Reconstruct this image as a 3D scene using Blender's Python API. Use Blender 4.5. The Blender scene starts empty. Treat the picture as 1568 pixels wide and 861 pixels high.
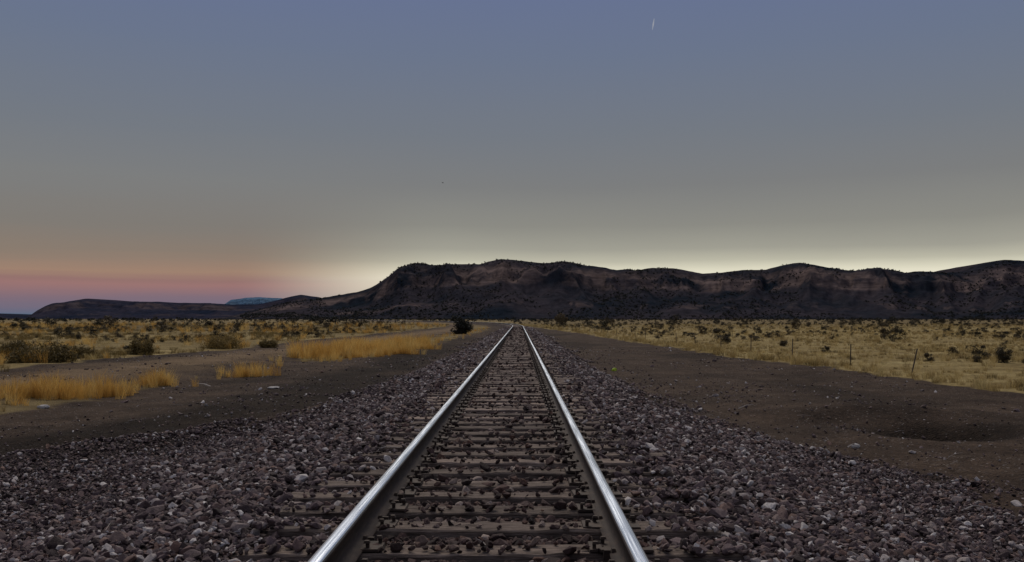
import bpy, math, numpy as np
rng=np.random.default_rng(7)
S=bpy.context.scene
S.view_settings.view_transform='Standard'; S.view_settings.look='None'
S.view_settings.exposure=0; S.view_settings.gamma=1
F=1350.0; HZ=488.0; VX=795.0; CX=0.187; CZ=1.29

def lin(r,g,b,k=1.0):
    f=lambda c:(c/255/12.92 if c/255<=0.04045 else ((c/255+0.055)/1.055)**2.4)*k
    return (f(r),f(g),f(b),1.0)
# ---------- noise ----------
def h2(i,j,s=0):
    n=(i.astype(np.int64)*374761393+j.astype(np.int64)*668265263+s*1442695041)&0xffffffff
    n=((n^(n>>13))*1274126177)&0xffffffff
    n=(n^(n>>16))&0xffffffff
    return n/4294967295.0
def vn(x,y,s=0):
    x=np.asarray(x,float);y=np.asarray(y,float)
    i=np.floor(x);j=np.floor(y);fx=x-i;fy=y-j
    fx=fx*fx*(3-2*fx);fy=fy*fy*(3-2*fy)
    a=h2(i,j,s);b=h2(i+1,j,s);c=h2(i,j+1,s);d=h2(i+1,j+1,s)
    return (a*(1-fx)+b*fx)*(1-fy)+(c*(1-fx)+d*fx)*fy
def fbm(x,y,o=4,s=0):
    t=0;a=.5;n=0
    for k in range(o):
        t=t+a*vn(x*2**k+17*k,y*2**k+31*k,s+k);n+=a;a*=.5
    return t/n
def ss(a,b,x):
    t=np.clip((x-a)/(b-a),0,1);return t*t*(3-2*t)
# ---------- layout ----------
def trk(y):
    y=np.asarray(y,float)
    q=np.clip(y-125,0,None); q2=np.clip(y-420,0,None)
    return -(q**2)/(2*1000.)+(q2**2)/(2*1000.)
def eL(y): return np.interp(y,[0,8.5,11,14.5,21,60,400],[-9,-8.2,-6.3,-4.0,-2.9,-2.6,-2.4])
def eR(y): return np.interp(y,[0,6,8.5,11,14.5,21,60,400],[9,6.6,5.0,3.8,3.0,2.5,2.4,2.4])
def gR(y): return np.interp(y,[0,14,20,30,57,150,240,500],[13.6,12.8,12.0,11.0,9.4,5.6,4.0,3.4])
def zg(x,y):
    x=np.asarray(x,float);y=np.asarray(y,float)
    u=x-trk(y); a=np.abs(u)
    w=np.interp(y,[0,12,25,60],[5.2,4.6,3.4,3.0])
    t=np.clip((a-1.6)/(w-1.6),0,1)
    z=-0.055-0.435*(0.35*t+0.65*t*t*(3-2*t))
    side=ss(2.5,6,a)
    z=z+side*0.14*(fbm(x*.35,y*.28,4,3)-.5)+side*0.08*(fbm(x*1.7,y*1.5,3,9)-.5)
    z=z+ss(1.7,3.0,a)*0.07*(fbm(x*1.1,y*1.1,3,5)-.5)
    z=z-0.10*np.exp(-((u+9.0)/1.6)**2)*ss(8,16,y)
    z=z+0.16*np.exp(-((u-eL(y)-.3)/.45)**2)*ss(9.5,12,y)*ss(40,20,y)*(.4+fbm(x*.9,y*.5,3,62))
    z=z-0.10*np.exp(-((u-eL(y)+.9)/.7)**2)*ss(9.5,12,y)*ss(40,20,y)
    d1=((x-6.9)/1.05)**2+((y-14.4)/.95)**2
    d2=((x-5.3)/1.5)**2+((y-16.2)/1.1)**2
    z=z-0.60*np.exp(-d1*1.5)-0.14*np.exp(-d2)+0.20*np.exp(-(((x-6.3)/2.2)**2+((y-16.6)/.7)**2))+0.09*np.exp(-(((x-8.4)/.6)**2+((y-14)/1.)**2))
    z=z+ss(12,16,a)*0.25*(fbm(x*.06,y*.06,3,11)-.45)*ss(400,150,y)
    far=ss(60,600,np.abs(x)+y*.25)
    z=z+far*0.5*(fbm(x*.006,y*.006,3,21)-.5)
    return z
def masks(x,y):
    u=x-trk(y)
    n=(fbm(x*.8,y*.5,4,40)-.5); n2=(fbm(x*.25,y*.12,4,44)-.5)
    bal=ss(.5,-.5,(u-eR(y))/1.0+n*3.4)*ss(-.5,.5,(u-eL(y))/1.0+n*3.4)
    g=ss(-.4,.4,(u-gR(y))+n*2.2+n2*.8)
    roadL=-17.3+ss(60,300,y)*6
    gl=ss(.6,-.6,(u-roadL)+n*3)
    vc=np.interp(y,[0,25,50,90,300],[-11.5,-10.2,-8.2,-7.0,-5]); vw=np.interp(y,[0,25,45,90,300],[1.0,1.0,1.9,2.0,2.5])
    den=np.interp(y,[0,18,24,27,38,42,60,90,300],[.3,.6,.4,.08,.08,.95,.95,.55,.7])
    gv=ss(1.3,.5,np.abs(u-vc)/vw+n*1.8)*den
    grass=np.clip(g+gl+gv,0,1)
    road=ss(1.1,-.1,np.abs(u-(roadL+vc)/2)/3.6+n*.7)*(u<0)
    return bal,grass,road
# ---------- mesh helper ----------
def mesh_obj(name,V,Fc,mats=(),smooth=False,mi=None,parent=None,link=True):
    me=bpy.data.meshes.new(name)
    V=np.asarray(V,dtype=np.float32).reshape(-1,3)
    if isinstance(Fc,np.ndarray):
        k=Fc.shape[1];nf=len(Fc)
        me.vertices.add(len(V));me.vertices.foreach_set('co',V.ravel())
        me.loops.add(nf*k);me.loops.foreach_set('vertex_index',Fc.astype(np.int32).ravel())
        me.polygons.add(nf);me.polygons.foreach_set('loop_start',np.arange(0,nf*k,k,dtype=np.int32))
        me.polygons.foreach_set('loop_total',np.full(nf,k,dtype=np.int32))
    else:
        me.from_pydata(V.tolist(),[],[tuple(f) for f in Fc])
    for m in mats: me.materials.append(m)
    if mi is not None: me.polygons.foreach_set('material_index',np.asarray(mi,dtype=np.int32))
    me.polygons.foreach_set('use_smooth',np.full(len(me.polygons),smooth))
    me.update();me.validate()
    o=bpy.data.objects.new(name,me)
    if link: S.collection.objects.link(o)
    if parent: o.parent=parent
    return o
def grid_faces(nx,ny):
    i=np.arange(nx-1);j=np.arange(ny-1);I,J=np.meshgrid(i,j)
    a=(J*nx+I).ravel();return np.stack([a,a+1,a+nx+1,a+nx],1)
def tile(V,Fc,pos,scale=None,rotz=None):
    V=np.asarray(V,float);Fc=np.asarray(Fc);n=len(pos)
    P=np.repeat(V[None],n,0)
    if scale is not None: P=P*np.asarray(scale).reshape(n,1,-1)
    if rotz is not None:
        c=np.cos(rotz)[:,None];s=np.sin(rotz)[:,None]
        x=P[:,:,0]*c-P[:,:,1]*s;y=P[:,:,0]*s+P[:,:,1]*c
        P[:,:,0]=x;P[:,:,1]=y
    P=P+np.asarray(pos)[:,None,:]
    FF=Fc[None]+(np.arange(n)*len(V))[:,None,None]
    return P.reshape(-1,3),FF.reshape(-1,Fc.shape[1])
# ---------- material helper ----------
class M:
    def __init__(s,name):
        s.m=bpy.data.materials.new(name);s.m.use_nodes=True;s.t=s.m.node_tree
        s.b=s.t.nodes['Principled BSDF'];s.b.inputs['Roughness'].default_value=.9
        s.b.inputs['Specular IOR Level'].default_value=.2
    def n(s,ty,**k):
        nd=s.t.nodes.new(ty)
        for a,v in k.items(): setattr(nd,a,v)
        return nd
    def l(s,a,b): s.t.links.new(a,b)
    def pos(s,scale=(1,1,1)):
        g=s.n('ShaderNodeNewGeometry');mp=s.n('ShaderNodeMapping');mp.inputs['Scale'].default_value=scale
        s.l(g.outputs['Position'],mp.inputs['Vector']);return mp.outputs[0]
    def noise(s,vec,scale,detail=5,rough=.6):
        nd=s.n('ShaderNodeTexNoise');nd.inputs['Scale'].default_value=scale;nd.inputs['Detail'].default_value=detail
        nd.inputs['Roughness'].default_value=rough
        if vec is not None: s.l(vec,nd.inputs['Vector'])
        return nd.outputs['Fac']
    def ramp(s,fac,stops,interp='LINEAR'):
        r=s.n('ShaderNodeValToRGB');cr=r.color_ramp;cr.interpolation=interp
        while len(cr.elements)<len(stops): cr.elements.new(.5)
        for e,(p,c) in zip(cr.elements,stops):
            e.position=p;e.color=c if len(c)==4 else (*c,1)
        s.l(fac,r.inputs[0]);return r.outputs[0]
    def mix(s,fac,a,b,mode='MIX'):
        m=s.n('ShaderNodeMix',data_type='RGBA',blend_type=mode)
        for sock,v in ((m.inputs[0],fac),(m.inputs[6],a),(m.inputs[7],b)):
            if hasattr(v,'is_output'): s.l(v,sock)
            elif isinstance(v,(int,float)): sock.default_value=v
            else: sock.default_value=v if len(v)==4 else (*v,1)
        return m.outputs[2]
    def math(s,op,a,b=0.0):
        m=s.n('ShaderNodeMath',operation=op)
        for i,v in enumerate((a,b)):
            if hasattr(v,'is_output'): s.l(v,m.inputs[i])
            else: m.inputs[i].default_value=v
        return m.outputs[0]
    def bump(s,h,strength=.5,dist=.05):
        b=s.n('ShaderNodeBump');b.inputs['Strength'].default_value=strength;b.inputs['Distance'].default_value=dist
        s.l(h,b.inputs['Height']);s.l(b.outputs[0],s.b.inputs['Normal'])
    def col(s,c):
        if hasattr(c,'is_output'): s.l(c,s.b.inputs['Base Color'])
        else: s.b.inputs['Base Color'].default_value=c if len(c)==4 else (*c,1)
    def rnd(s): return s.n('ShaderNodeObjectInfo').outputs['Random']
    def crib(s,c,k=(.62,.54,.48)):
        # greasy brown dust in the crib between the rails
        g=s.n('ShaderNodeNewGeometry');sx=s.n('ShaderNodeSeparateXYZ');s.l(g.outputs['Position'],sx.inputs[0])
        mr=s.n('ShaderNodeMapRange');mr.interpolation_type='SMOOTHSTEP';s.l(s.math('ABSOLUTE',sx.outputs[0]),mr.inputs[0])
        mr.inputs[1].default_value=1.05;mr.inputs[2].default_value=.62
        return s.mix(mr.outputs[0],c,s.mix(1,c,(*k,1),'MULTIPLY'))
def g3(v): return (v,v,v,1)

# ---------- ground material ----------
G=M('ground_soil')
P=G.pos()
att=G.n('ShaderNodeAttribute',attribute_name='mask');sep=G.n('ShaderNodeSeparateColor');G.l(att.outputs['Color'],sep.inputs[0])
mb,mg,mr=sep.outputs[0],sep.outputs[1],sep.outputs[2]
tone=G.n('ShaderNodeAttribute',attribute_name='tone').outputs['Fac']
dark_soil_pit_shade=G.n('ShaderNodeAttribute',attribute_name='dark_soil_pit_shade').outputs['Fac']
n1=G.noise(P,.7,8,.65);n2=G.noise(P,9,8,.7);n3=G.noise(P,45,4,.7)
dirt=G.ramp(n1,[(.3,(.036,.024,.017)),(.5,(.062,.042,.029)),(.72,(.105,.072,.049))])
dirt=G.mix(.75,dirt,G.ramp(n2,[(.32,g3(.35)),(.68,g3(1.5))]),'MULTIPLY')
vo=G.n('ShaderNodeTexVoronoi');vo.inputs['Scale'].default_value=24;G.l(P,vo.inputs['Vector'])
sc=G.n('ShaderNodeSeparateColor');G.l(vo.outputs['Color'],sc.inputs[0])
gate=G.ramp(G.noise(P,1.1,5,.7),[(.42,g3(.93)),(.6,g3(.55))])
peb=G.math('MULTIPLY',G.math('GREATER_THAN',sc.outputs[0],gate),G.math('LESS_THAN',vo.outputs['Distance'],.36))
dirt=G.mix(peb,dirt,G.ramp(sc.outputs[1],[(0,(.05,.04,.035)),(.7,(.13,.105,.09)),(1,(.28,.25,.225))]))
dirt=G.mix(dark_soil_pit_shade,dirt,G.mix(1,dirt,g3(.36),'MULTIPLY'))  # darkens dark soil, and paints the shade inside the pit
road=G.mix(.7,G.ramp(n1,[(.3,(.130,.088,.050)),(.7,(.225,.155,.090))]),G.ramp(n2,[(.3,g3(.6)),(.7,g3(1.3))]),'MULTIPLY')
vb=G.n('ShaderNodeTexVoronoi');vb.inputs['Scale'].default_value=30;G.l(P,vb.inputs['Vector'])
sb=G.n('ShaderNodeSeparateColor');G.l(vb.outputs['Color'],sb.inputs[0])
bal=G.ramp(sb.outputs[0],[(0,(.042,.028,.027)),(.5,(.098,.069,.066)),(.85,(.155,.113,.106)),(1,(.32,.26,.24))])
bal=G.mix(1,bal,G.ramp(vb.outputs['Distance'],[(.25,g3(1.0)),(.55,g3(.12))]),'MULTIPLY')
bal=G.crib(bal)
Pg=G.pos((.6,1.6,1));ng=G.noise(Pg,.5,8,.7);ng2=G.noise(P,6,6,.75)
gr=G.ramp(ng,[(.3,(.15,.102,.040)),(.5,(.30,.222,.090)),(.7,(.43,.34,.155))])
gr=G.mix(.85,gr,G.ramp(ng2,[(.3,g3(.40)),(.65,g3(1.25))]),'MULTIPLY')
olive=G.ramp(ng,[(.3,(.055,.038,.018)),(.5,(.125,.090,.040)),(.7,(.23,.165,.070))])
gr=G.mix(tone,gr,olive)
c=G.mix(mr,dirt,road);c=G.mix(mb,c,bal)
gm=G.n('ShaderNodeClamp')
G.l(G.math('SUBTRACT',G.math('MULTIPLY',mg,2.2),G.math('MULTIPLY',ng2,1.2)),gm.inputs[0])
c=G.mix(gm.outputs[0],c,gr)
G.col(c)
hh=G.math('ADD',G.math('MULTIPLY',n2,.6),G.math('ADD',G.math('MULTIPLY',n3,.35),G.math('MULTIPLY',vb.outputs['Distance'],-.5)))
G.bump(hh,.9,.07);G.b.inputs['Specular IOR Level'].default_value=.05

nx,ny=620,760
bx=math.asinh(14000/3.);tx=np.linspace(-1,1,nx);xs=3*np.sinh(bx*tx)
by=math.asinh(16000/5.);t0=math.asinh(-14/5.)/by;ys=5*np.sinh(by*np.linspace(t0,1,ny))+3
X,Y=np.meshgrid(xs,ys)
Z=zg(X,Y)
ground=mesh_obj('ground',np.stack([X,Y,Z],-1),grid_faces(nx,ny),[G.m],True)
b_,g_,r_=masks(X,Y)
ca=ground.data.attributes.new('mask','FLOAT_COLOR','POINT')
ca.data.foreach_set('color',np.stack([b_,g_,r_,np.ones_like(b_)],-1).astype(np.float32).ravel())
def tonef(X,Y):
    stt=fbm(X*.012,Y*.05,4,70)
    R=ss(110,320,Y)*.85+ss(.5,.75,stt)*.6
    L=.45+ss(60,150,Y)*.5-ss(.45,.6,fbm(X*.01,Y*.05,4,75))*.5*ss(25,45,Y)
    return np.clip(np.where(X>0,R,L),0,1)
TN=tonef(X,Y)
ta=ground.data.attributes.new('tone','FLOAT','POINT');ta.data.foreach_set('value',TN.astype(np.float32).ravel())
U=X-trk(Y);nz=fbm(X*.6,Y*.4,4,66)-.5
dm=ss(1.0,.2,np.abs((U-eL(Y)+1.9)/2.0+nz*1.2))*ss(9,12,Y)*ss(90,40,Y)+ss(1.3,.3,((X-6.8)/1.5)**2+((Y-14.3)/1.3)**2+nz*1.2)+.6*ss(.55,.7,fbm(X*.25,Y*.15,4,68))  # dark soil strip and patches, plus painted shadow over the pit
ta=ground.data.attributes.new('dark_soil_pit_shade','FLOAT','POINT');ta.data.foreach_set('value',np.clip(dm,0,1).astype(np.float32).ravel())

# ---------- track ----------
track=bpy.data.objects.new('railway_track',None);S.collection.objects.link(track)
PL=M('rail_polished');PL.b.inputs['Metallic'].default_value=1
sn=PL.noise(PL.pos((90,.5,90)),1,5,.6)
PL.col(PL.ramp(sn,[(.32,(.50,.55,.62)),(.62,(.84,.91,1.0))]))
PL.l(PL.ramp(PL.noise(PL.pos((110,1.2,110)),1,4,.6),[(.3,g3(.18)),(.7,g3(.38))]),PL.b.inputs['Roughness'])
DU=M('rail_dull_steel');DU.b.inputs['Metallic'].default_value=.8;DU.b.inputs['Roughness'].default_value=.5
DU.col(DU.ramp(DU.noise(DU.pos((50,.8,50)),1,5,.7),[(.35,(.05,.04,.035)),(.65,(.22,.21,.21))]))
RU=M('rail_rust');RU.col(RU.ramp(RU.noise(RU.pos((1,.5,3)),14,6,.7),[(.3,(.022,.015,.012)),(.55,(.050,.033,.024)),(.8,(.10,.065,.042))]))
RU.b.inputs['Metallic'].default_value=.1;RU.b.inputs['Roughness'].default_value=.75;RU.b.inputs['Specular IOR Level'].default_value=.25
RU.bump(RU.noise(RU.pos(),90,4,.7),.3,.004)
prof=[(-.075,0),(-.075,.011),(-.035,.020),(-.010,.034),(-.0085,.075),(-.0095,.125),(-.018,.136),(-.036,.141),(-.037,.160),(-.034,.172),(-.026,.178),(-.012,.1808),(.0,.1815),(.012,.1808),(.026,.178),(.034,.172),(.037,.160),(.036,.141),(.018,.136),(.0095,.125),(.0085,.075),(.010,.034),(.035,.020),(.075,.011),(.075,0)]
prof=np.array(prof);npf=len(prof)
yy=np.concatenate([np.arange(-8,120,1.0),np.arange(120,700,4.0)])
for sgn,nm in ((-1,'left_rail'),(1,'right_rail')):
    cx=trk(yy)+sgn*.7545+.0025*(vn(yy*.12,yy*0+sgn*5,4)-.5)*2
    V=np.stack([cx[:,None]+prof[None,:,0],np.repeat(yy[:,None],npf,1),np.repeat(prof[None,:,1],len(yy),0)],-1)
    fc=grid_faces(npf,len(yy));k=np.tile(np.arange(npf-1),len(yy)-1)
    if sgn<0: pol=(k>=10)&(k<=14);dul=(k==9)|(k==15)|(k==8)
    else: pol=(k>=9)&(k<=13);dul=(k==14)|(k==8)|(k==15)
    mi=np.where(pol,0,np.where(dul,2,1))
    o=mesh_obj(nm,V,fc[:,::-1],[PL.m,RU.m,DU.m],True,mi,track)
# sleepers
WD=M('weathered_wood')
wr=WD.n('ShaderNodeAttribute',attribute_name='tr').outputs['Fac']
wg=WD.noise(WD.pos((2.0,28,20)),2.2,7,.7)
wc=WD.ramp(wg,[(.28,(.030,.021,.016)),(.43,(.13,.095,.075)),(.60,(.27,.207,.165)),(.8,(.42,.335,.275))])
wc=WD.mix(1,wc,WD.ramp(wr,[(0,g3(.55)),(1,g3(1.3))]),'MULTIPLY')
wc=WD.mix(.6,wc,WD.ramp(WD.noise(WD.pos(),3,5,.7),[(.3,g3(.4)),(.7,g3(1.3))]),'MULTIPLY')
WD.col(wc);WD.bump(wg,.9,.02)
ty=np.arange(-6,420,.502);ty=ty+rng.normal(0,.018,len(ty))
nseg=26;cs=np.array([(-.112,-.17),(-.115,-.012),(-.104,0),(-.05,.001),(0,0),(.05,.001),(.104,0),(.115,-.012),(.112,-.17)])
ln=np.linspace(-1,1,nseg)
Vs=[];tr=[]
for i,y in enumerate(ty):
    L=1.38+rng.uniform(-.05,.14);off=rng.normal(0,.05)
    A=np.zeros((nseg,9,3));A[:,:,0]=(ln*L+off)[:,None]
    wj=rng.uniform(.9,1.08)
    A[:,:,1]=cs[None,:,0]*wj;A[:,:,2]=cs[None,:,1]
    A[:,:,2]+=.018*(vn(A[:,:,0]*7+i*31,A[:,:,1]*45+i*7,1)-.6)
    A[:,:,1]+=.014*(vn(A[:,:,0]*5+i*13,A[:,:,1]*9,2)-.5)
    A[[0,-1],:,0]*=1-.02*rng.random((2,9))
    r=rng.normal(0,.012);hd=-max(0,min(y-125,295))/1000.;th=r-hd
    dz=rng.normal(-.002,.007)
    x=A[:,:,0]*math.cos(th)-A[:,:,1]*math.sin(th);yv=A[:,:,0]*math.sin(th)+A[:,:,1]*math.cos(th)
    A[:,:,0]=x+float(trk(y));A[:,:,1]=yv+y;A[:,:,2]+=dz
    Vs.append(A.reshape(-1,3));tr.append(np.full(nseg*9,rng.random()))
f1=grid_faces(9,nseg)
FF=(f1[None]+(np.arange(len(ty))*nseg*9)[:,None,None]).reshape(-1,4)
Fl=[tuple(f) for f in FF]
for i in range(len(ty)):
    b=i*nseg*9;Fl.append(tuple(range(b,b+9)));Fl.append(tuple(range(b+nseg*9-1,b+nseg*9-10,-1)))
o=mesh_obj('wooden_sleepers',np.concatenate(Vs),Fl,[WD.m],False,None,track)
a=o.data.attributes.new('tr','FLOAT','POINT');a.data.foreach_set('value',np.concatenate(tr).astype(np.float32))
# plates / spikes / anchors
def box(w,d,h,x=0,y=0,z=0,tp=.85):
    v=[(sx*w/2*(tp if sz else 1)+x,sy*d/2*(tp if sz else 1)+y,z+sz*h) for sz in (0,1) for sy in (-1,1) for sx in (-1,1)]
    f=[(0,2,3,1),(4,5,7,6),(0,1,5,4),(2,6,7,3),(0,4,6,2),(1,3,7,5)]
    return np.array(v,float),np.array(f)
def join(parts):
    V=[];Fs=[];n=0
    for v,f in parts: V.append(v);Fs.append(f+n);n+=len(v)
    return np.concatenate(V),np.concatenate(Fs)
parts=[box(.36,.19,.014,tp=.97)]
for sx,sy in ((-.095,.05),(.095,-.05),(-.15,-.06),(.15,.06)):
    parts+=[box(.020,.020,.040,sx,sy,.0,1),box(.036,.032,.014,sx*(.96),sy,.038,.7)]
for sx in (-1,1):
    parts+=[box(.045,.03,.055,sx*.085,.135,-.03,.8),box(.03,.05,.03,sx*.05,.135,.004,.6)]
pv,pf=join(parts)
sel=ty[(ty<140)]
for sgn,nm in ((-1,'left_rail_fixings'),(1,'right_rail_fixings')):
    pos=np.stack([trk(sel)+sgn*.7545,sel,np.full(len(sel),.001)],1)
    v,f=tile(pv,pf,pos,rotz=rng.normal(0,.03,len(sel))+np.where(rng.random(len(sel))>.5,math.pi,0))
    mesh_obj(nm,v,f,[RU.m],False,None,track)

# ---------- scatter via geometry nodes ----------
def src_collection(name,objs):
    c=bpy.data.collections.new(name)
    for o in objs:c.objects.link(o)
    return c
def scatter(name,pos,rot,scl,idx,col):
    me=bpy.data.meshes.new(name);n=len(pos);me.vertices.add(n)
    me.vertices.foreach_set('co',np.asarray(pos,np.float32).ravel())
    scl=np.asarray(scl,float)
    if scl.ndim==1: scl=np.repeat(scl[:,None],3,1)
    for nm,ar in (('s_rot',rot),('s_scl',scl)):
        at=me.attributes.new(nm,'FLOAT_VECTOR','POINT');at.data.foreach_set('vector',np.asarray(ar,np.float32).ravel())
    at=me.attributes.new('s_idx','INT','POINT');at.data.foreach_set('value',np.asarray(idx,np.int32))
    o=bpy.data.objects.new(name,me);S.collection.objects.link(o)
    ng=bpy.data.node_groups.new('scatter_'+name,'GeometryNodeTree')
    ng.interface.new_socket('Geometry',in_out='INPUT',socket_type='NodeSocketGeometry')
    ng.interface.new_socket('Geometry',in_out='OUTPUT',socket_type='NodeSocketGeometry')
    N=ng.nodes.new;gi=N('NodeGroupInput');go=N('NodeGroupOutput');ip=N('GeometryNodeInstanceOnPoints')
    ci=N('GeometryNodeCollectionInfo');ci.inputs['Collection'].default_value=col
    ci.inputs['Separate Children'].default_value=True;ci.inputs['Reset Children'].default_value=True
    ip.inputs['Pick Instance'].default_value=True
    def na(nm,ty):
        a=N('GeometryNodeInputNamedAttribute');a.data_type=ty;a.inputs['Name'].default_value=nm
        return [q for q in a.outputs if q.enabled and q.name=='Attribute'][0]
    L=ng.links.new
    L(gi.outputs[0],ip.inputs['Points']);L(ci.outputs[0],ip.inputs['Instance'])
    L(na('s_idx','INT'),ip.inputs['Instance Index']);L(na('s_rot','FLOAT_VECTOR'),ip.inputs['Rotation'])
    L(na('s_scl','FLOAT_VECTOR'),ip.inputs['Scale']);L(ip.outputs[0],go.inputs[0])
    m=o.modifiers.new('scatter','NODES');m.node_group=ng
    return o
# rocks
RK=M('ballast_stone')
rr=RK.rnd()
rc=RK.ramp(rr,[(0,(.028,.018,.017)),(.20,(.060,.040,.038)),(.42,(.108,.076,.074)),(.62,(.155,.110,.107)),(.74,(.165,.098,.074)),(.84,(.22,.175,.160)),(.93,(.35,.30,.275)),(1,(.58,.53,.49))])
tc=RK.n('ShaderNodeTexCoord').outputs['Object']
rc=RK.mix(.7,rc,RK.ramp(RK.noise(tc,2.5,5,.7),[(.3,g3(.55)),(.7,g3(1.35))]),'MULTIPLY')
rc=RK.crib(rc,(.62,.53,.47))
RK.col(rc);RK.b.inputs['Roughness'].default_value=.8;RK.b.inputs['Specular IOR Level'].default_value=.2
RK.bump(RK.noise(tc,6,4,.7),.4,.15)
import bmesh
rocks=[]
for k in range(12):
    bm=bmesh.new();q=rng.normal(size=(15,3));q/=np.linalg.norm(q,axis=1)[:,None];q*=rng.uniform(.8,1.12,(15,1))
    q*=np.array([rng.uniform(.95,1.35),rng.uniform(.75,1.0),rng.uniform(.5,.8)])
    for p in q:bm.verts.new(p)
    r_h=bmesh.ops.convex_hull(bm,input=bm.verts)
    bmesh.ops.delete(bm,geom=[v for v in bm.verts if not v.link_faces],context='VERTS')
    bmesh.ops.bevel(bm,geom=list(bm.edges),offset=.05,segments=1,affect='EDGES',clamp_overlap=True)
    me=bpy.data.meshes.new('stone');bm.to_mesh(me);bm.free();me.materials.append(RK.m)
    rocks.append(bpy.data.objects.new('stone_%02d'%k,me))
rcol=src_collection('stone_sources',rocks)
NR=len(rocks)
def pts(n,y0,y1,xm):
    y=rng.uniform(y0,y1,n);x=rng.uniform(-xm,xm,n);return x,y
PX=[];PY=[];PS=[]
for (y0,y1,xm,dens,sz) in ((1.5,6,6.5,1250,.0205),(6,10,8.5,950,.0215),(10,16,8.5,560,.0235),(16,26,6,380,.026),(26,45,4.5,200,.031),(45,80,3.8,90,.040),(80,140,3.4,30,.055)):
    n=int(dens*(y1-y0)*2*xm);x,y=pts(n,y0,y1,xm);x=x+trk(y)
    b,g,_=masks(x,y)
    cl=.2+1.05*fbm(x*1.3,y*1.3,3,90)
    aa=np.abs(x-trk(y))
    keep=rng.random(n)<np.clip(b*cl*1.15*np.interp(aa,[2.4,4,8],[1,.85,.6]),0.02,1)*(1-g)
    x=x[keep];y=y[keep];n=len(x)
    PX.append(x);PY.append(y);PS.append(sz*np.exp(rng.normal(0,.36,n)))
x=np.concatenate(PX);y=np.concatenate(PY);s=np.concatenate(PS)
u=x-trk(y);a=np.abs(u)
s=s*np.interp(a,[2.2,3.4,7],[1.05,.85,.68])
k=np.round((y-ty[0])/.502).astype(int).clip(0,len(ty)-1)
on=(np.abs(y-ty[k])<.125)&(a<1.44)
pr=np.where(on,np.where(a<.6,.13,.12),1.0)
pr=np.where(on&(a>.95),.14+.75*ss(.45,.62,fbm(y*.45+np.sign(u)*9,u*0,3,61))*ss(1.0,1.35,a),pr)
pr=np.where((a>.67)&(a<.84),np.where(on,0,.35),pr)
keep=rng.random(len(x))<pr
x,y,s,on,a=x[keep],y[keep],s[keep],on[keep],a[keep]
z=zg(x,y)+s*.25+rng.random(len(x))*.022*(a>1.4)
z=np.where(on,0.002+s*.30,z)
z=np.where((a>.64)&(a<.87)&~on,z-.03,z)
n=len(x);print('rocks',n)
scatter('track_ballast_gravel',np.stack([x,y,z],1),np.stack([rng.uniform(-.9,.9,n),rng.uniform(-.9,.9,n),rng.uniform(0,6.28,n)],1),s,rng.integers(0,NR,n),rcol)
n=26000
d=rng.uniform(0,1,n)**1.4*50+4;x=rng.uniform(-1,1,n)*(d*.75+3);y=d
b,g,r=masks(x,y);keep=(b<.7)&(g<.3)&(rng.random(n)<.10+ss(.45,.65,fbm(x*.5,y*.35,3,33)))
x,y=x[keep],y[keep];n=len(x);s=.013*np.exp(rng.normal(0,.5,n))*(1+y*.02)
scatter('loose_stones',np.stack([x,y,zg(x,y)+s*.2],1),np.stack([rng.uniform(-.6,.6,n),rng.uniform(-.6,.6,n),rng.uniform(0,6.28,n)],1),s,rng.integers(0,NR,n),rcol)

# ---------- vegetation ----------
def leafmat(name,stops,trans=.3,rough=.8):
    m=M(name);c=m.ramp(m.rnd(),stops)
    tc=m.n('ShaderNodeNewGeometry').outputs['Random Per Island']
    c=m.mix(.7,c,m.ramp(tc,[(0,g3(.5)),(1,g3(1.4))]),'MULTIPLY');m.col(c)
    tb=m.n('ShaderNodeBsdfTranslucent');m.l(c,tb.inputs[0]);mx=m.n('ShaderNodeMixShader');mx.inputs[0].default_value=trans
    m.l(m.b.outputs[0],mx.inputs[1]);m.l(tb.outputs[0],mx.inputs[2])
    m.l(mx.outputs[0],m.t.nodes['Material Output'].inputs[0]);m.b.inputs['Roughness'].default_value=rough
    return m.m
STR=leafmat('dry_straw',[(0,(.24,.165,.065)),(.4,(.39,.285,.115)),(.8,(.51,.40,.18)),(1,(.34,.27,.135))],.4)
GLD=leafmat('golden_straw',[(0,(.44,.24,.055)),(.5,(.62,.38,.10)),(1,(.70,.50,.18))],.4)
SHR=leafmat('shrub_leaf',[(0,(.028,.025,.015)),(.5,(.052,.043,.025)),(1,(.085,.064,.036))],.15)
OLV=leafmat('brush_leaf',[(0,(.105,.078,.030)),(.5,(.17,.122,.045)),(1,(.25,.175,.06))],.3)
DRK=leafmat('tree_leaf',[(0,(.014,.018,.014)),(1,(.030,.029,.022))],.1)
BRK=M('bark');BRK.col(BRK.ramp(BRK.noise(BRK.pos(),8),[(.3,(.04,.03,.024)),(.7,(.10,.08,.065))]))
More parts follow.
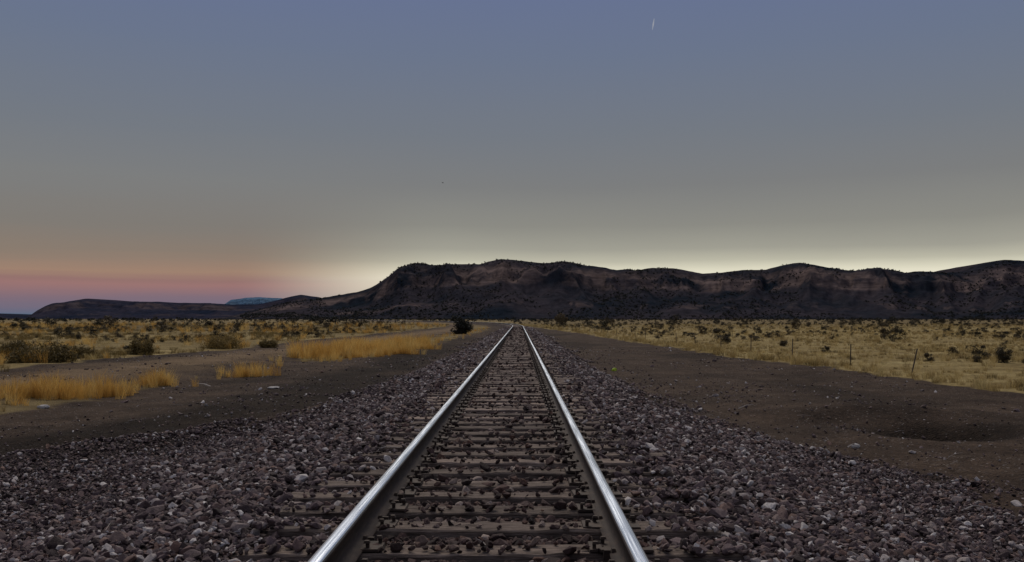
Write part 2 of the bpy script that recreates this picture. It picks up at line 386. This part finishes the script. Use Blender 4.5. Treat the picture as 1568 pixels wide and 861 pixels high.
def tuft(nb,h,r,w,mat,lean=.5):
    V=[];Fs=[]
    for i in range(nb):
        an=rng.uniform(0,6.28);rr_=r*math.sqrt(rng.random());bx_,by_=rr_*math.cos(an),rr_*math.sin(an)
        la=an+rng.normal(0,.7);hh_=h*rng.uniform(.4,1);le=lean*rng.uniform(.2,1)*hh_
        fa=rng.uniform(0,3.14);dx,dy=math.cos(fa)*w/2,math.sin(fa)*w/2
        mx_,my_=bx_+math.cos(la)*le*.35,by_+math.sin(la)*le*.35
        tx_,ty_=bx_+math.cos(la)*le,by_+math.sin(la)*le
        b=len(V)
        V+=[(bx_-dx,by_-dy,-.03),(bx_+dx,by_+dy,-.03),(mx_-dx*.8,my_-dy*.8,hh_*.6),(mx_+dx*.8,my_+dy*.8,hh_*.6),(tx_+dx*.2,ty_+dy*.2,hh_),(tx_-dx*.2,ty_-dy*.2,hh_)]
        Fs+=[(b,b+1,b+3,b+2),(b+2,b+3,b+4,b+5)]
    return mesh_obj('grass_tuft',V,np.array(Fs),[mat],False,link=False)
def cyl(p0,p1,r0,r1,n=5):
    p0=np.array(p0,float);p1=np.array(p1,float);d=p1-p0;d/=np.linalg.norm(d)
    a=np.cross(d,[.3,.9,.2]);a/=np.linalg.norm(a);b=np.cross(d,a)
    V=[];t=[2*math.pi*i/n for i in range(n)]
    for p,r in ((p0,r0),(p1,r1)):
        for q in t:V.append(p+r*(math.cos(q)*a+math.sin(q)*b))
    return np.array(V),np.array([(i,(i+1)%n,n+(i+1)%n,n+i) for i in range(n)])
def shrub(h,w,nclump,nleaf,ls,mat,trunk=.0,link=False,name='shrub',low=.08):
    parts=[];cl=[]
    for i in range(nclump):
        an=rng.uniform(0,6.28);q=math.sqrt(rng.random())*.75
        t=low+(.85-low)*rng.random()**1.3;zz=trunk+(h-trunk)*t
        lim=math.sqrt(max(.08,1-(max(0,t-.25)/.72)**2))
        cl.append(np.array([math.cos(an)*q*w/2*lim,math.sin(an)*q*w/2*lim,zz]))
    for c_ in cl:
        m_=np.array([c_[0]*.25,c_[1]*.25,min(trunk*.9+.02,c_[2]*.6)])
        parts.append(cyl([c_[0]*.06,c_[1]*.06,-.03],m_,.018*h,.012*h,4));parts.append(cyl(m_,c_,.011*h,.003*h,4))
    nw=sum(len(p[1]) for p in parts)
    V=[];Fs=[]
    for c_ in cl:
        R=w*rng.uniform(.13,.25)
        for j in range(nleaf):
            v=rng.normal(size=3);v/=np.linalg.norm(v);p=c_+v*R*rng.random()**.4*np.array([1,1,.85])
            if p[2]<0: p[2]=-p[2]*.5
            a_=rng.normal(size=3);a_/=np.linalg.norm(a_);b_2=np.cross(a_,v)
            nb_=np.linalg.norm(b_2)+1e-6;b_2/=nb_;l=ls*rng.uniform(.5,1.3)
            k_=len(V);V+=[p-a_*l,p+b_2*l*.45,p+a_*l,p-b_2*l*.45];Fs.append((k_,k_+1,k_+2,k_+3))
    parts.append((np.array(V),np.array(Fs)));v,f=join(parts)
    return mesh_obj(name,v,f,[BRK.m,mat],False,np.r_[np.zeros(nw),np.ones(len(f)-nw)],link=link)
tufts=[tuft(46,.34,.13,.008,STR,.6) for _ in range(4)]+[tuft(60,.6,.16,.008,GLD,.5) for _ in range(3)]
tufts+=[tuft(50,.26,.2,.011,OLV,.9) for _ in range(2)]
for i,t in enumerate(tufts):t.name='grass_tuft_%02d'%i
gcol=src_collection('grass_sources',tufts)
GX=[];GY=[];GS=[];GI=[]
def addg(x,y,s,i):
    GX.append(x);GY.append(y);GS.append(s);GI.append(i)
for y0,y1,x1,dens,sc_ in ((8,30,45,7,.75),(30,60,60,4.5,.85),(60,120,90,1.5,1.1),(120,260,150,.3,1.8)):
    n=int((y1-y0)*(x1-4)*dens);y=rng.uniform(y0,y1,n);x=rng.uniform(4,x1,n)+trk(y)
    _,g,_=masks(x,y);e=(x-trk(y))-gR(y)
    ed=ss(3.0,.3,e)
    keep=rng.random(n)<g*(.2+.6*ss(.45,.6,fbm(x*.3,y*.15,3,51))+ed*.8)
    x,y,ed=x[keep],y[keep],ed[keep];n=len(x)
    addg(x,y,sc_*rng.uniform(.4,1.0,n)*(1+.35*ed),np.where(rng.random(n)<.22,rng.integers(7,9,n),rng.integers(0,4,n)))
for y0,y1,dens in ((12,30,12),(30,60,18),(60,160,3)):
    n=int((y1-y0)*10*dens);y=rng.uniform(y0,y1,n);x=rng.uniform(-15,-4,n)+trk(y)
    _,g,_=masks(x,y);keep=(rng.random(n)<g*.8*ss(.42,.62,fbm(x*.7,y*.5,3,58)))&(x-trk(y)>-13.5);x,y=x[keep],y[keep];n=len(x)
    big=ss(38,43,y)*ss(75,60,y)
    addg(x,y,rng.uniform(.3,.62,n)*(1+big*1.3*rng.uniform(.4,1.3,n))*(1+y*.002),np.where(rng.random(n)<.35+.6*big,rng.integers(4,7,n),rng.integers(0,4,n)))
for y0,y1,x1,dens,sc_ in ((22,60,-60,3.2,1.0),(60,130,-100,1.0,1.3),(130,260,-150,.25,2)):
    n=int((y1-y0)*(-x1-14)*dens);y=rng.uniform(y0,y1,n);x=rng.uniform(x1,-11,n)+trk(y)
    _,g,_=masks(x,y);keep=(rng.random(n)<g*(.15+.7*ss(.42,.6,fbm(x*.2,y*.12,3,53))))&(x-trk(y)<-12)
    x,y=x[keep],y[keep];n=len(x)
    q=fbm(x*.05,y*.12,3,54)
    addg(x,y,sc_*rng.uniform(.5,1.1,n),np.where(rng.random(n)<ss(.38,.58,q),rng.integers(7,9,n),np.where(rng.random(n)<.45,rng.integers(4,7,n),rng.integers(0,4,n))))
for px,py,nn in ((382,571,26),(235,585,14),(75,603,40),(135,598,36),(20,606,26),(250,583,8),(590,543,60),(640,535,50),(560,546,30)):
    d=F*1.77/(py-HZ);x0=(px-VX)/F*d+CX
    x=x0+rng.normal(0,.22+.012*nn,nn);y=d+rng.normal(0,.35,nn);addg(x,y,rng.uniform(.5,1.0,nn),rng.integers(4,7,nn))
x=np.concatenate(GX);y=np.concatenate(GY);s=np.concatenate(GS);ii=np.concatenate(GI);n=len(x);print('tufts',n)
scatter('dry_grass',np.stack([x,y,zg(x,y)],1),np.stack([rng.normal(0,.12,n),rng.normal(0,.12,n),rng.uniform(0,6.28,n)],1),s,ii,gcol)
# shrubs
shr=[shrub(.62,.9,rng.integers(8,14),60,.042,SHR) for _ in range(7)]
for i,t in enumerate(shr):t.name='shrub_%02d'%i
scol=src_collection('shrub_sources',shr)
SX=[];SY=[];SS_=[]
for y0,y1,xa,xb,dens,sc_ in ((26,60,15,75,.06,.62),(60,130,12,130,.065,.80),(130,300,10,240,.026,1.15),(300,900,20,700,.0030,2.0),
      (36,80,-90,-18,.06,.75),(80,160,-150,-18,.045,1.05),(160,400,-300,-20,.012,1.5),(400,1000,-700,-20,.0024,2.0)):
    n=int((y1-y0)*abs(xb-xa)*dens);y=rng.uniform(y0,y1,n);x=rng.uniform(xa,xb,n)+trk(y)
    keep=rng.random(n)<.25+ss(.4,.6,fbm(x*.03,y*.05,3,81));x,y=x[keep],y[keep];n=len(x)
    SX.append(x);SY.append(y);SS_.append(sc_*np.exp(rng.normal(-.15,.42,n)))
x=np.concatenate(SX);y=np.concatenate(SY);s=np.concatenate(SS_);n=len(x);print('shrubs',n)
scl=np.stack([s*rng.uniform(.8,1.4,n),s*rng.uniform(.8,1.4,n),s*rng.uniform(.65,1.1,n)],1)
scatter('desert_shrubs',np.stack([x,y,zg(x,y)],1),np.stack([np.zeros(n),np.zeros(n),rng.uniform(0,6.28,n)],1),scl,rng.integers(0,7,n),scol)
def place(o,px,py,hc=1.77):
    d=F*hc/(py-HZ);o.location=((px-VX)/F*d+CX,d,0);o.location.z=float(zg(o.location.x,o.location.y))-.04
    S.collection.objects.link(o);return d
for px,py,hp in ((1535,558,24),(1490,557,14),(1455,545,16),(1418,555,15),(1110,527,14),(1262,540,13),(1198,531,13)):
    d=F*1.77/(py-HZ);h=hp*d/F
    o=shrub(h,h*1.15,18,70,.045*h/.7,SHR,name='sagebrush',low=.02);place(o,px,py)
for px,py,hp,wp in ((60,556,24,120),(25,551,26,60),(215,543,24,55),(340,532,19,75),(410,531,12,35),(120,548,14,60)):
    d=F*1.77/(py-HZ);h=hp*d/F;w=wp*d/F
    o=shrub(h,w*.9,int(12+w*6),150,.065,OLV,name='rabbitbrush');place(o,px,py)
o=shrub(2.0,2.7,20,130,.14,DRK,name='juniper_bush',low=.02);place(o,707,513,1.9)
PTW=leafmat('pale_twigs',[(0,(.10,.075,.045)),(1,(.16,.12,.075))])
for px,hp in ((858,19),(853,12),(866,10)):
    h=hp*300/F;o=shrub(h,h*.9,14,70,.22,PTW,trunk=h*.2,name='cottonwood_tree')
    o.location=((px-VX)/F*300+CX,300,-.4);S.collection.objects.link(o)
trs=[shrub(4.2,4.6,rng.integers(8,13),45,.36,DRK,trunk=.2) for _ in range(5)]
for i,t in enumerate(trs):t.name='juniper_%02d'%i
tcol=src_collection('tree_sources',trs)
y=np.concatenate([rng.uniform(420,700,50),rng.uniform(700,1600,1500)]);n=len(y)
x=rng.uniform(-.75,.75,n)*y
keep=(rng.random(n)<.25+ss(.45,.6,fbm(x*.006,y*.006,3,15)))
x,y=x[keep],y[keep];n=len(x);s=rng.uniform(.3,.85,n)
scatter('distant_tree_row',np.stack([x,y,zg(x,y)-.3],1),np.stack([np.zeros(n),np.zeros(n),rng.uniform(0,6.28,n)],1),np.stack([s*1.6,s*1.6,s],1),rng.integers(0,5,n),tcol)

# ---------- mountains ----------
def mtnmat(name,dark,mid,cliff,sc=1.0):
    m=M(name);p=m.pos()
    a=m.noise(p,.005/sc,8,.6);b=m.noise(p,.045/sc,6,.75)
    c=m.ramp(a,[(.38,dark),(.62,mid)])
    c=m.mix(.75,c,m.ramp(b,[(.35,g3(.5)),(.65,g3(1.45))]),'MULTIPLY')
    at=m.n('ShaderNodeAttribute',attribute_name='cliff').outputs['Fac']
    st=m.noise(m.pos((.014/sc,.014/sc,.12/sc)),1,6,.7)
    cf=m.ramp(st,[(.35,tuple(v*.4 for v in cliff)),(.65,cliff)])
    cl=m.n('ShaderNodeClamp');m.l(m.math('MULTIPLY',at,m.ramp(m.noise(p,.009/sc,7,.65),[(.44,g3(0)),(.58,g3(.95))])),cl.inputs[0])
    c=m.mix(cl.outputs[0],c,cf);m.col(c)
    m.b.inputs['Specular IOR Level'].default_value=0;m.b.inputs['Roughness'].default_value=1
    m.bump(b,.5,8*sc);return m.m
def mountain(name,pts_,D,base,back,mat,nxx,seed,det=150,rough=2.0,z0=-2,cl0=.70,cl1=.86):
    pts_=np.array(pts_,float);px=np.linspace(pts_[0,0],pts_[-1,0],nxx)
    pr0=np.interp(px,pts_[:,0],pts_[:,1]);kw=max(3,int(14/(px[1]-px[0])));kw+=1-kw%2
    ker=np.hanning(kw+2)[1:-1];ker/=ker.sum();pr0=np.convolve(np.pad(pr0,kw//2,mode='edge'),ker,'valid')
    R=np.maximum((HZ-pr0)/F*D+CZ,0)
    xr=(px-VX)/F*D
    ns=150;sv=np.concatenate([np.linspace(0,1,ns),np.linspace(1.02,1.8,30)])
    XX,SV=np.meshgrid(xr,sv);RR=np.repeat(R[None],len(sv),0)
    YY=np.where(SV<=1,D-base+base*SV,D+(SV-1)/.8*back)
    rid=1-np.abs(2*fbm(XX/det+.4*SV,SV*1.1,3,seed)-1)
    rid2=1-np.abs(2*fbm(XX/(det*.3),SV*2.2,4,seed+9)-1)
    sh=(rid-.75)*.66+(rid2-.75)*.24
    env=np.sin(np.pi*np.clip(SV,0,1))**.55
    e=np.clip(SV+sh*env,0,1)
    pr_=np.interp(e,[0,.2,.45,.62,cl0,.76,.80,cl1,1],[0,.10,.28,.45,.56,.73,.77,.90,1.0])
    H=RR*np.where(SV<=1,pr_,1-.5*((SV-1)/.8)**1.5)
    H+=rough*(fbm(XX/40,YY/40,4,seed+3)-.5)*2*np.clip(RR/60,0,1)
    H+=z0*(1-np.clip(SV*8,0,1))
    H=np.where(RR<=.5,np.minimum(H,z0),H)
    XX=XX*np.where(SV<=1,YY/D,1.0)   # the foot of the range curves around the plain
    o=mesh_obj(name,np.stack([XX,YY,H],-1),grid_faces(nxx,len(sv)),[mat],True)
    cf=np.clip(ss(cl0-.06,cl0,e)*ss(cl1+.02,cl1-.05,e)+.6*ss(.25,.3,e)*ss(.42,.36,e)*(rid2>.78),0,1)
    a_=o.data.attributes.new('cliff','FLOAT','POINT');a_.data.foreach_set('value',cf.astype(np.float32).ravel())
    return XX,YY,H,SV,RR
main=[(300,489),(345,486),(400,472),(440,463),(478,458),(500,455),(530,450),(552,446),(568,441),(585,431),(600,421),(612,412),(625,406),(640,403),(660,406),(700,405),(735,405),(748,401),(765,397),(800,400),(835,403),(865,401),(880,404),(900,408),(925,411),(945,416),(975,414),(1000,410),(1040,412),(1060,416),(1075,419),(1105,418),(1120,415),(1185,413),(1200,406),(1225,402),(1250,407),(1270,411),(1300,416),(1340,413),(1365,414),(1385,418),(1410,416),(1440,418),(1470,417),(1500,412),(1512,404),(1535,398),(1568,400),(1640,404),(1720,412),(1850,418),(2000,410),(2200,425),(2500,440)]
MM=mtnmat('mesa_slope',(.012,.0165,.023),(.040,.034,.039),(.165,.122,.110))
mx=mountain('mesa_mountain',main,2500,800,1600,MM,1200,101,det=260)
lft=[(-900,470),(-600,462),(-300,474),(-120,482),(-60,489.5),(20,489.5),(38,487),(52,477),(66,469),(80,464),(98,463),(112,460),(130,457),(165,460),(200,462),(240,462),(262,464),(300,464),(330,465),(350,467),(375,466),(397,466),(415,462),(430,458),(445,454),(460,451),(472,454),(485,460),(560,470),(700,480)]
ML=mtnmat('far_range_slope',(.015,.020,.034),(.032,.030,.043),(.090,.070,.072),1.5)
ml=mountain('distant_hills',lft,4200,900,2500,ML,900,211,det=300,rough=1.5,z0=-2)
far=[(320,487),(338,468),(346,464),(352,459),(366,458),(374,456),(400,455.5),(432,457),(440,460),(452,468),(470,486)]
MF=mtnmat('hazy_mesa_slope',(.070,.125,.19),(.085,.145,.21),(.105,.16,.22),4)  # aerial haze is painted in as a blue slope colour
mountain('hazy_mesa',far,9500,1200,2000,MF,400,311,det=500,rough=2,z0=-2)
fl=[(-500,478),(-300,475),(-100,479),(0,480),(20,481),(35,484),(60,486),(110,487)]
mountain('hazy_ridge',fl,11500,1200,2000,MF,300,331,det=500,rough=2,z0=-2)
XX,YY,H,SV,RR=mx
w=((SV<1.0)&(RR>15)).ravel();cand=np.flatnonzero(w);NT=20000;pick=rng.choice(cand,NT)
dn=fbm(XX.ravel()[pick]/120,YY.ravel()[pick]/120,3,77);kk=rng.random(NT)<ss(.38,.62,dn);pick=pick[kk];NT=len(pick)
tp=np.stack([XX.ravel()[pick]+rng.normal(0,2,NT),YY.ravel()[pick],H.ravel()[pick]-.8],1)
s=rng.uniform(.35,1.1,NT)
scatter('mountain_woodland',tp,np.stack([np.zeros(NT),np.zeros(NT),rng.uniform(0,6.28,NT)],1),np.stack([s*1.6,s*1.6,s],1),rng.integers(0,5,NT),tcol)

# ---------- fence ----------
fence=bpy.data.objects.new('barbed_wire_fence',None);S.collection.objects.link(fence)
fy=np.concatenate([np.arange(28.6,150,5.8)]);fy=fy+rng.normal(0,.3,len(fy));fx=np.interp(fy,[12,29,40,60,150],[13.3,12.9,12.6,11.6,8.0])
parts=[];tops=[]
for a_,b_y in zip(fx,fy):
    z0=float(zg(a_,b_y));lx=rng.normal(0,.05);lyy=rng.normal(0,.05);hh_=.78+rng.uniform(-.08,.1)
    if abs(b_y-29)<3: lx=.26
    p0=[a_,b_y,z0-.1];p1=[a_+lx,b_y+lyy,z0+hh_]
    parts.append(cyl(p0,p1,.024,.020,7))
    q=cyl(p1,[p1[0],p1[1],p1[2]+.01],.020,.004,7);parts.append(q);tops.append((np.array(p0),np.array(p1)))
v,f=join(parts);mesh_obj('posts',v,f,[BRK.m],False,None,fence)
WR=M('wire');WR.col((.10,.08,.07,1));WR.b.inputs['Metallic'].default_value=.6
parts=[]
for (a0,a1),(c0,c1) in zip(tops[:-1],tops[1:]):
    for q in (.4,.62,.8,.95):
        A=a0+(a1-a0)*q;B=c0+(c1-c0)*q;mid=(A+B)/2-np.array([0,0,.02])
        parts+=[cyl(A,mid,.0025,.0025,3),cyl(mid,B,.0025,.0025,3)]
v,f=join(parts);mesh_obj('wires',v,f,[WR.m],False,None,fence)

# ---------- small things ----------
def pal(name,c,rg=.8):
    m=M(name);m.col(m.ramp(m.noise(m.pos(),25,5),[(.3,tuple(v*.6 for v in c)),(.7,c)]));m.b.inputs['Roughness'].default_value=rg;return m.m
PW=pal('pale_wood',(.46,.40,.35))
parts=[]
def gp(px,py,hc):
    d=F*hc/(py-HZ);x=(px-VX)/F*d+CX;return x,d
for px,py,l,an,hc,r in ((378,722,.28,.9,1.6,.006),(592,694,.35,-.5,1.35,.006),(972,692,.30,2.2,1.35,.006),(313,584,.5,2.7,1.77,.02),(1300,677,.16,.3,1.7,.01),(1480,770,.22,.1,1.65,.008),(655,700,.3,1.4,1.29,.004),(1140,620,.4,.5,1.7,.008)):
    x0,y0=gp(px,py,hc);z0=float(zg(x0,y0))+.045;c0=np.array([x0,y0,z0]);dv=np.array([math.cos(an),math.sin(an),.15])*l/2
    k1=c0+dv*.1+np.array([0,.02,.02]);parts+=[cyl(c0-dv,k1,r,r*.8,5),cyl(k1,c0+dv,r*.8,r*.4,5),cyl(k1,k1+np.array([dv[1],-dv[0],.03])*.6,r*.6,r*.3,4)]
for i in range(70):
    y0=rng.uniform(4,22);x0=rng.uniform(-.6,.6)*y0;an=rng.uniform(0,6.28);l=rng.uniform(.08,.3);r=rng.uniform(.0015,.004)
    z0=max(float(zg(x0,y0))+.04,.02 if abs(x0)<1.3 else -9);c0=np.array([x0,y0,z0]);dv=np.array([math.cos(an),math.sin(an),rng.uniform(-.1,.25)])*l/2
    k1=c0+rng.normal(0,.012,3)+[0,0,.01];parts+=[cyl(c0-dv,k1,r,r*.8,4),cyl(k1,c0+dv,r*.8,r*.4,4)]
v,f=join(parts);mesh_obj('fallen_twigs',v,f,[PW])
def lump(name,px,py,hc,sc3,mat,sub=3,amp=.25,dz=.0):
    x0,y0=gp(px,py,hc);bm=bmesh.new();bmesh.ops.create_icosphere(bm,subdivisions=sub,radius=1)
    V=np.array([v.co for v in bm.verts]);r=1+amp*2*(fbm(V[:,0]*2.2+px,V[:,1]*2.2+V[:,2]*1.7,3,5)-.5)
    V=V*r[:,None]*np.array(sc3)
    for v,c_ in zip(bm.verts,V): v.co=c_
    me=bpy.data.meshes.new(name);bm.to_mesh(me);bm.free();me.materials.append(mat)
    o=bpy.data.objects.new(name,me);S.collection.objects.link(o);o.location=(x0,y0,float(zg(x0,y0))+sc3[2]*.5+dz);return o
PS_=pal('pale_stone',(.46,.43,.40))
lump('plastic_bag',940,568,1.77,(.085,.06,.065),pal('lime_plastic',(.50,.65,.05),.4),3,.5)
lump('pale_rock',67,621,1.77,(.12,.08,.05),PS_)
lump('pale_rock',1305,677,1.72,(.06,.05,.04),PS_)
lump('pale_rock',420,592,1.77,(.16,.12,.04),PS_)
# bird
bm=bmesh.new();bmesh.ops.create_icosphere(bm,subdivisions=2,radius=1)
for v in bm.verts:
    t=v.co.x;v.co.x*=.17;k_=.045*(1-.45*max(0,-t));v.co.y*=k_;v.co.z*=k_
def tri(ps):
    bm.faces.new([bm.verts.new(p) for p in ps])
for sg in (-1,1):
    tri([(.07,sg*.03,.01),(-.06,sg*.03,.01),(-.05,sg*.2,.09),(.06,sg*.18,.09)]);tri([(.06,sg*.18,.09),(-.05,sg*.2,.09),(-.09,sg*.42,.05)])
tri([(-.13,.015,0),(-.13,-.015,0),(-.27,-.05,0),(-.27,.05,0)])
me=bpy.data.meshes.new('bird');bm.to_mesh(me);bm.free();me.materials.append(pal('dark_feather',(.02,.02,.02)))
o=bpy.data.objects.new('bird',me);S.collection.objects.link(o);d=150.;o.location=((679-VX)/F*d,d,(HZ-279)/F*d+CZ);o.rotation_euler=(.2,.1,.5)
# contrail
CT=M('ice_trail');em=CT.n('ShaderNodeEmission');em.inputs[0].default_value=lin(190,190,190);em.inputs[1].default_value=.9  # emission stands in for sky light on the trail
tr_=CT.n('ShaderNodeBsdfTransparent');mx_=CT.n('ShaderNodeMixShader')
CT.l(CT.ramp(CT.noise(CT.pos(),.01,4),[(.3,g3(.10)),(.7,g3(.40))]),mx_.inputs[0]);CT.l(tr_.outputs[0],mx_.inputs[1]);CT.l(em.outputs[0],mx_.inputs[2])
CT.l(mx_.outputs[0],CT.t.nodes['Material Output'].inputs[0])
d=9000.;f3=lambda px,py:np.array([(px-VX)/F*d,d,(HZ-py)/F*d])
v1,fa=cyl(f3(1004.5,23),f3(1003,32),2,8,8);v2,fb=cyl(f3(1003,32),f3(1001.5,41),8,2,8);v,f=join([(v1,fa),(v2,fb)])
mesh_obj('contrail',v,f,[CT.m],True)

# ---------- world ----------
W=bpy.data.worlds.new('World');S.world=W;W.use_nodes=True;T=W.node_tree
class WM(M):
    def __init__(s): s.t=T
w=WM();bg=T.nodes['Background']
tc=w.n('ShaderNodeTexCoord').outputs['Generated'];sx=w.n('ShaderNodeSeparateXYZ');w.l(tc,sx.inputs[0])
xx_,yy_,zz_=sx.outputs
hyp=w.math('SQRT',w.math('ADD',w.math('MULTIPLY',xx_,xx_),w.math('MULTIPLY',yy_,yy_)))
el=w.math('DIVIDE',zz_,w.math('MAXIMUM',hyp,.001))
az=w.math('ARCTAN2',xx_,yy_)
comb=w.n('ShaderNodeCombineXYZ');w.l(w.math('MULTIPLY',az,3.0),comb.inputs[0]);w.l(w.math('MULTIPLY',el,60.0),comb.inputs[1])
streak=w.noise(comb.outputs[0],1.0,4,.55)
comb2=w.n('ShaderNodeCombineXYZ');w.l(w.math('MULTIPLY',az,2.5),comb2.inputs[0]);w.l(w.math('MULTIPLY',el,9.0),comb2.inputs[1])
veil=w.noise(comb2.outputs[0],1.0,5,.5)
el_s=w.math('ADD',el,w.math('MULTIPLY',w.math('SUBTRACT',streak,.5),.016))
el_r=w.math('ADD',el,w.math('MULTIPLY',w.math('SUBTRACT',veil,.5),.022))
pos=w.math('DIVIDE',el_r,.4);pos_s=w.math('DIVIDE',el_s,.4)
def st(l):return [(max(0,min(1,e/.4)),lin(*c)) for e,c in l]
upper=[(.15,(123,124,124)),(.21,(114,120,129)),(.30,(105,116,138)),(.37,(101,113,144)),(.4,(101,112,145))]
rR=w.ramp(pos,st([(0,(210,200,176)),(.046,(238,233,210)),(.055,(216,212,190)),(.064,(186,183,165)),(.078,(159,157,145)),(.105,(138,137,130))]+upper))
rL=w.ramp(pos_s,st([(0,(84,106,130)),(.010,(106,104,124)),(.020,(124,106,119)),(.028,(140,110,115)),(.036,(152,114,112)),(.042,(146,112,108)),(.050,(157,128,110)),(.07,(136,122,110)),(.10,(126,121,115))]+upper))
mr_=w.n('ShaderNodeMapRange');mr_.interpolation_type='SMOOTHSTEP';w.l(az,mr_.inputs[0]);mr_.inputs[1].default_value=-.32;mr_.inputs[2].default_value=-.07
sky=w.mix(mr_.outputs[0],rL,rR)
mu=w.n('ShaderNodeMapRange');w.l(el,mu.inputs[0]);mu.inputs[1].default_value=.4;mu.inputs[2].default_value=1.6
sky=w.mix(mu.outputs[0],sky,lin(168,170,184))
ns=T.nodes.new('ShaderNodeTexSky');ns.sky_type='NISHITA';ns.sun_disc=False;ns.sun_elevation=math.radians(46);ns.sun_rotation=math.radians(-8)
sc_=w.mix(1.0,ns.outputs[0],(.0007,.0007,.0007,1),'MULTIPLY')
sky=w.mix(1.0,sky,sc_,'ADD')
T.links.new(sky,bg.inputs[0]);bg.inputs[1].default_value=1.0
# sun (soft after-glow)
sl=bpy.data.lights.new('sun','SUN');sl.energy=1.8;sl.angle=math.radians(34);sl.color=(1,.91,.79)
so=bpy.data.objects.new('sun',sl);S.collection.objects.link(so);so.rotation_euler=(math.radians(-44),0,math.radians(8))
# camera
cam=bpy.data.cameras.new('camera');co=bpy.data.objects.new('camera',cam);S.collection.objects.link(co);S.camera=co
cam.sensor_width=36;cam.lens=F/1568*36;cam.clip_start=.05;cam.clip_end=40000
co.location=(CX,0,CZ);co.rotation_euler=(math.radians(90)+math.atan(57.5/F),0,math.atan(11/F))
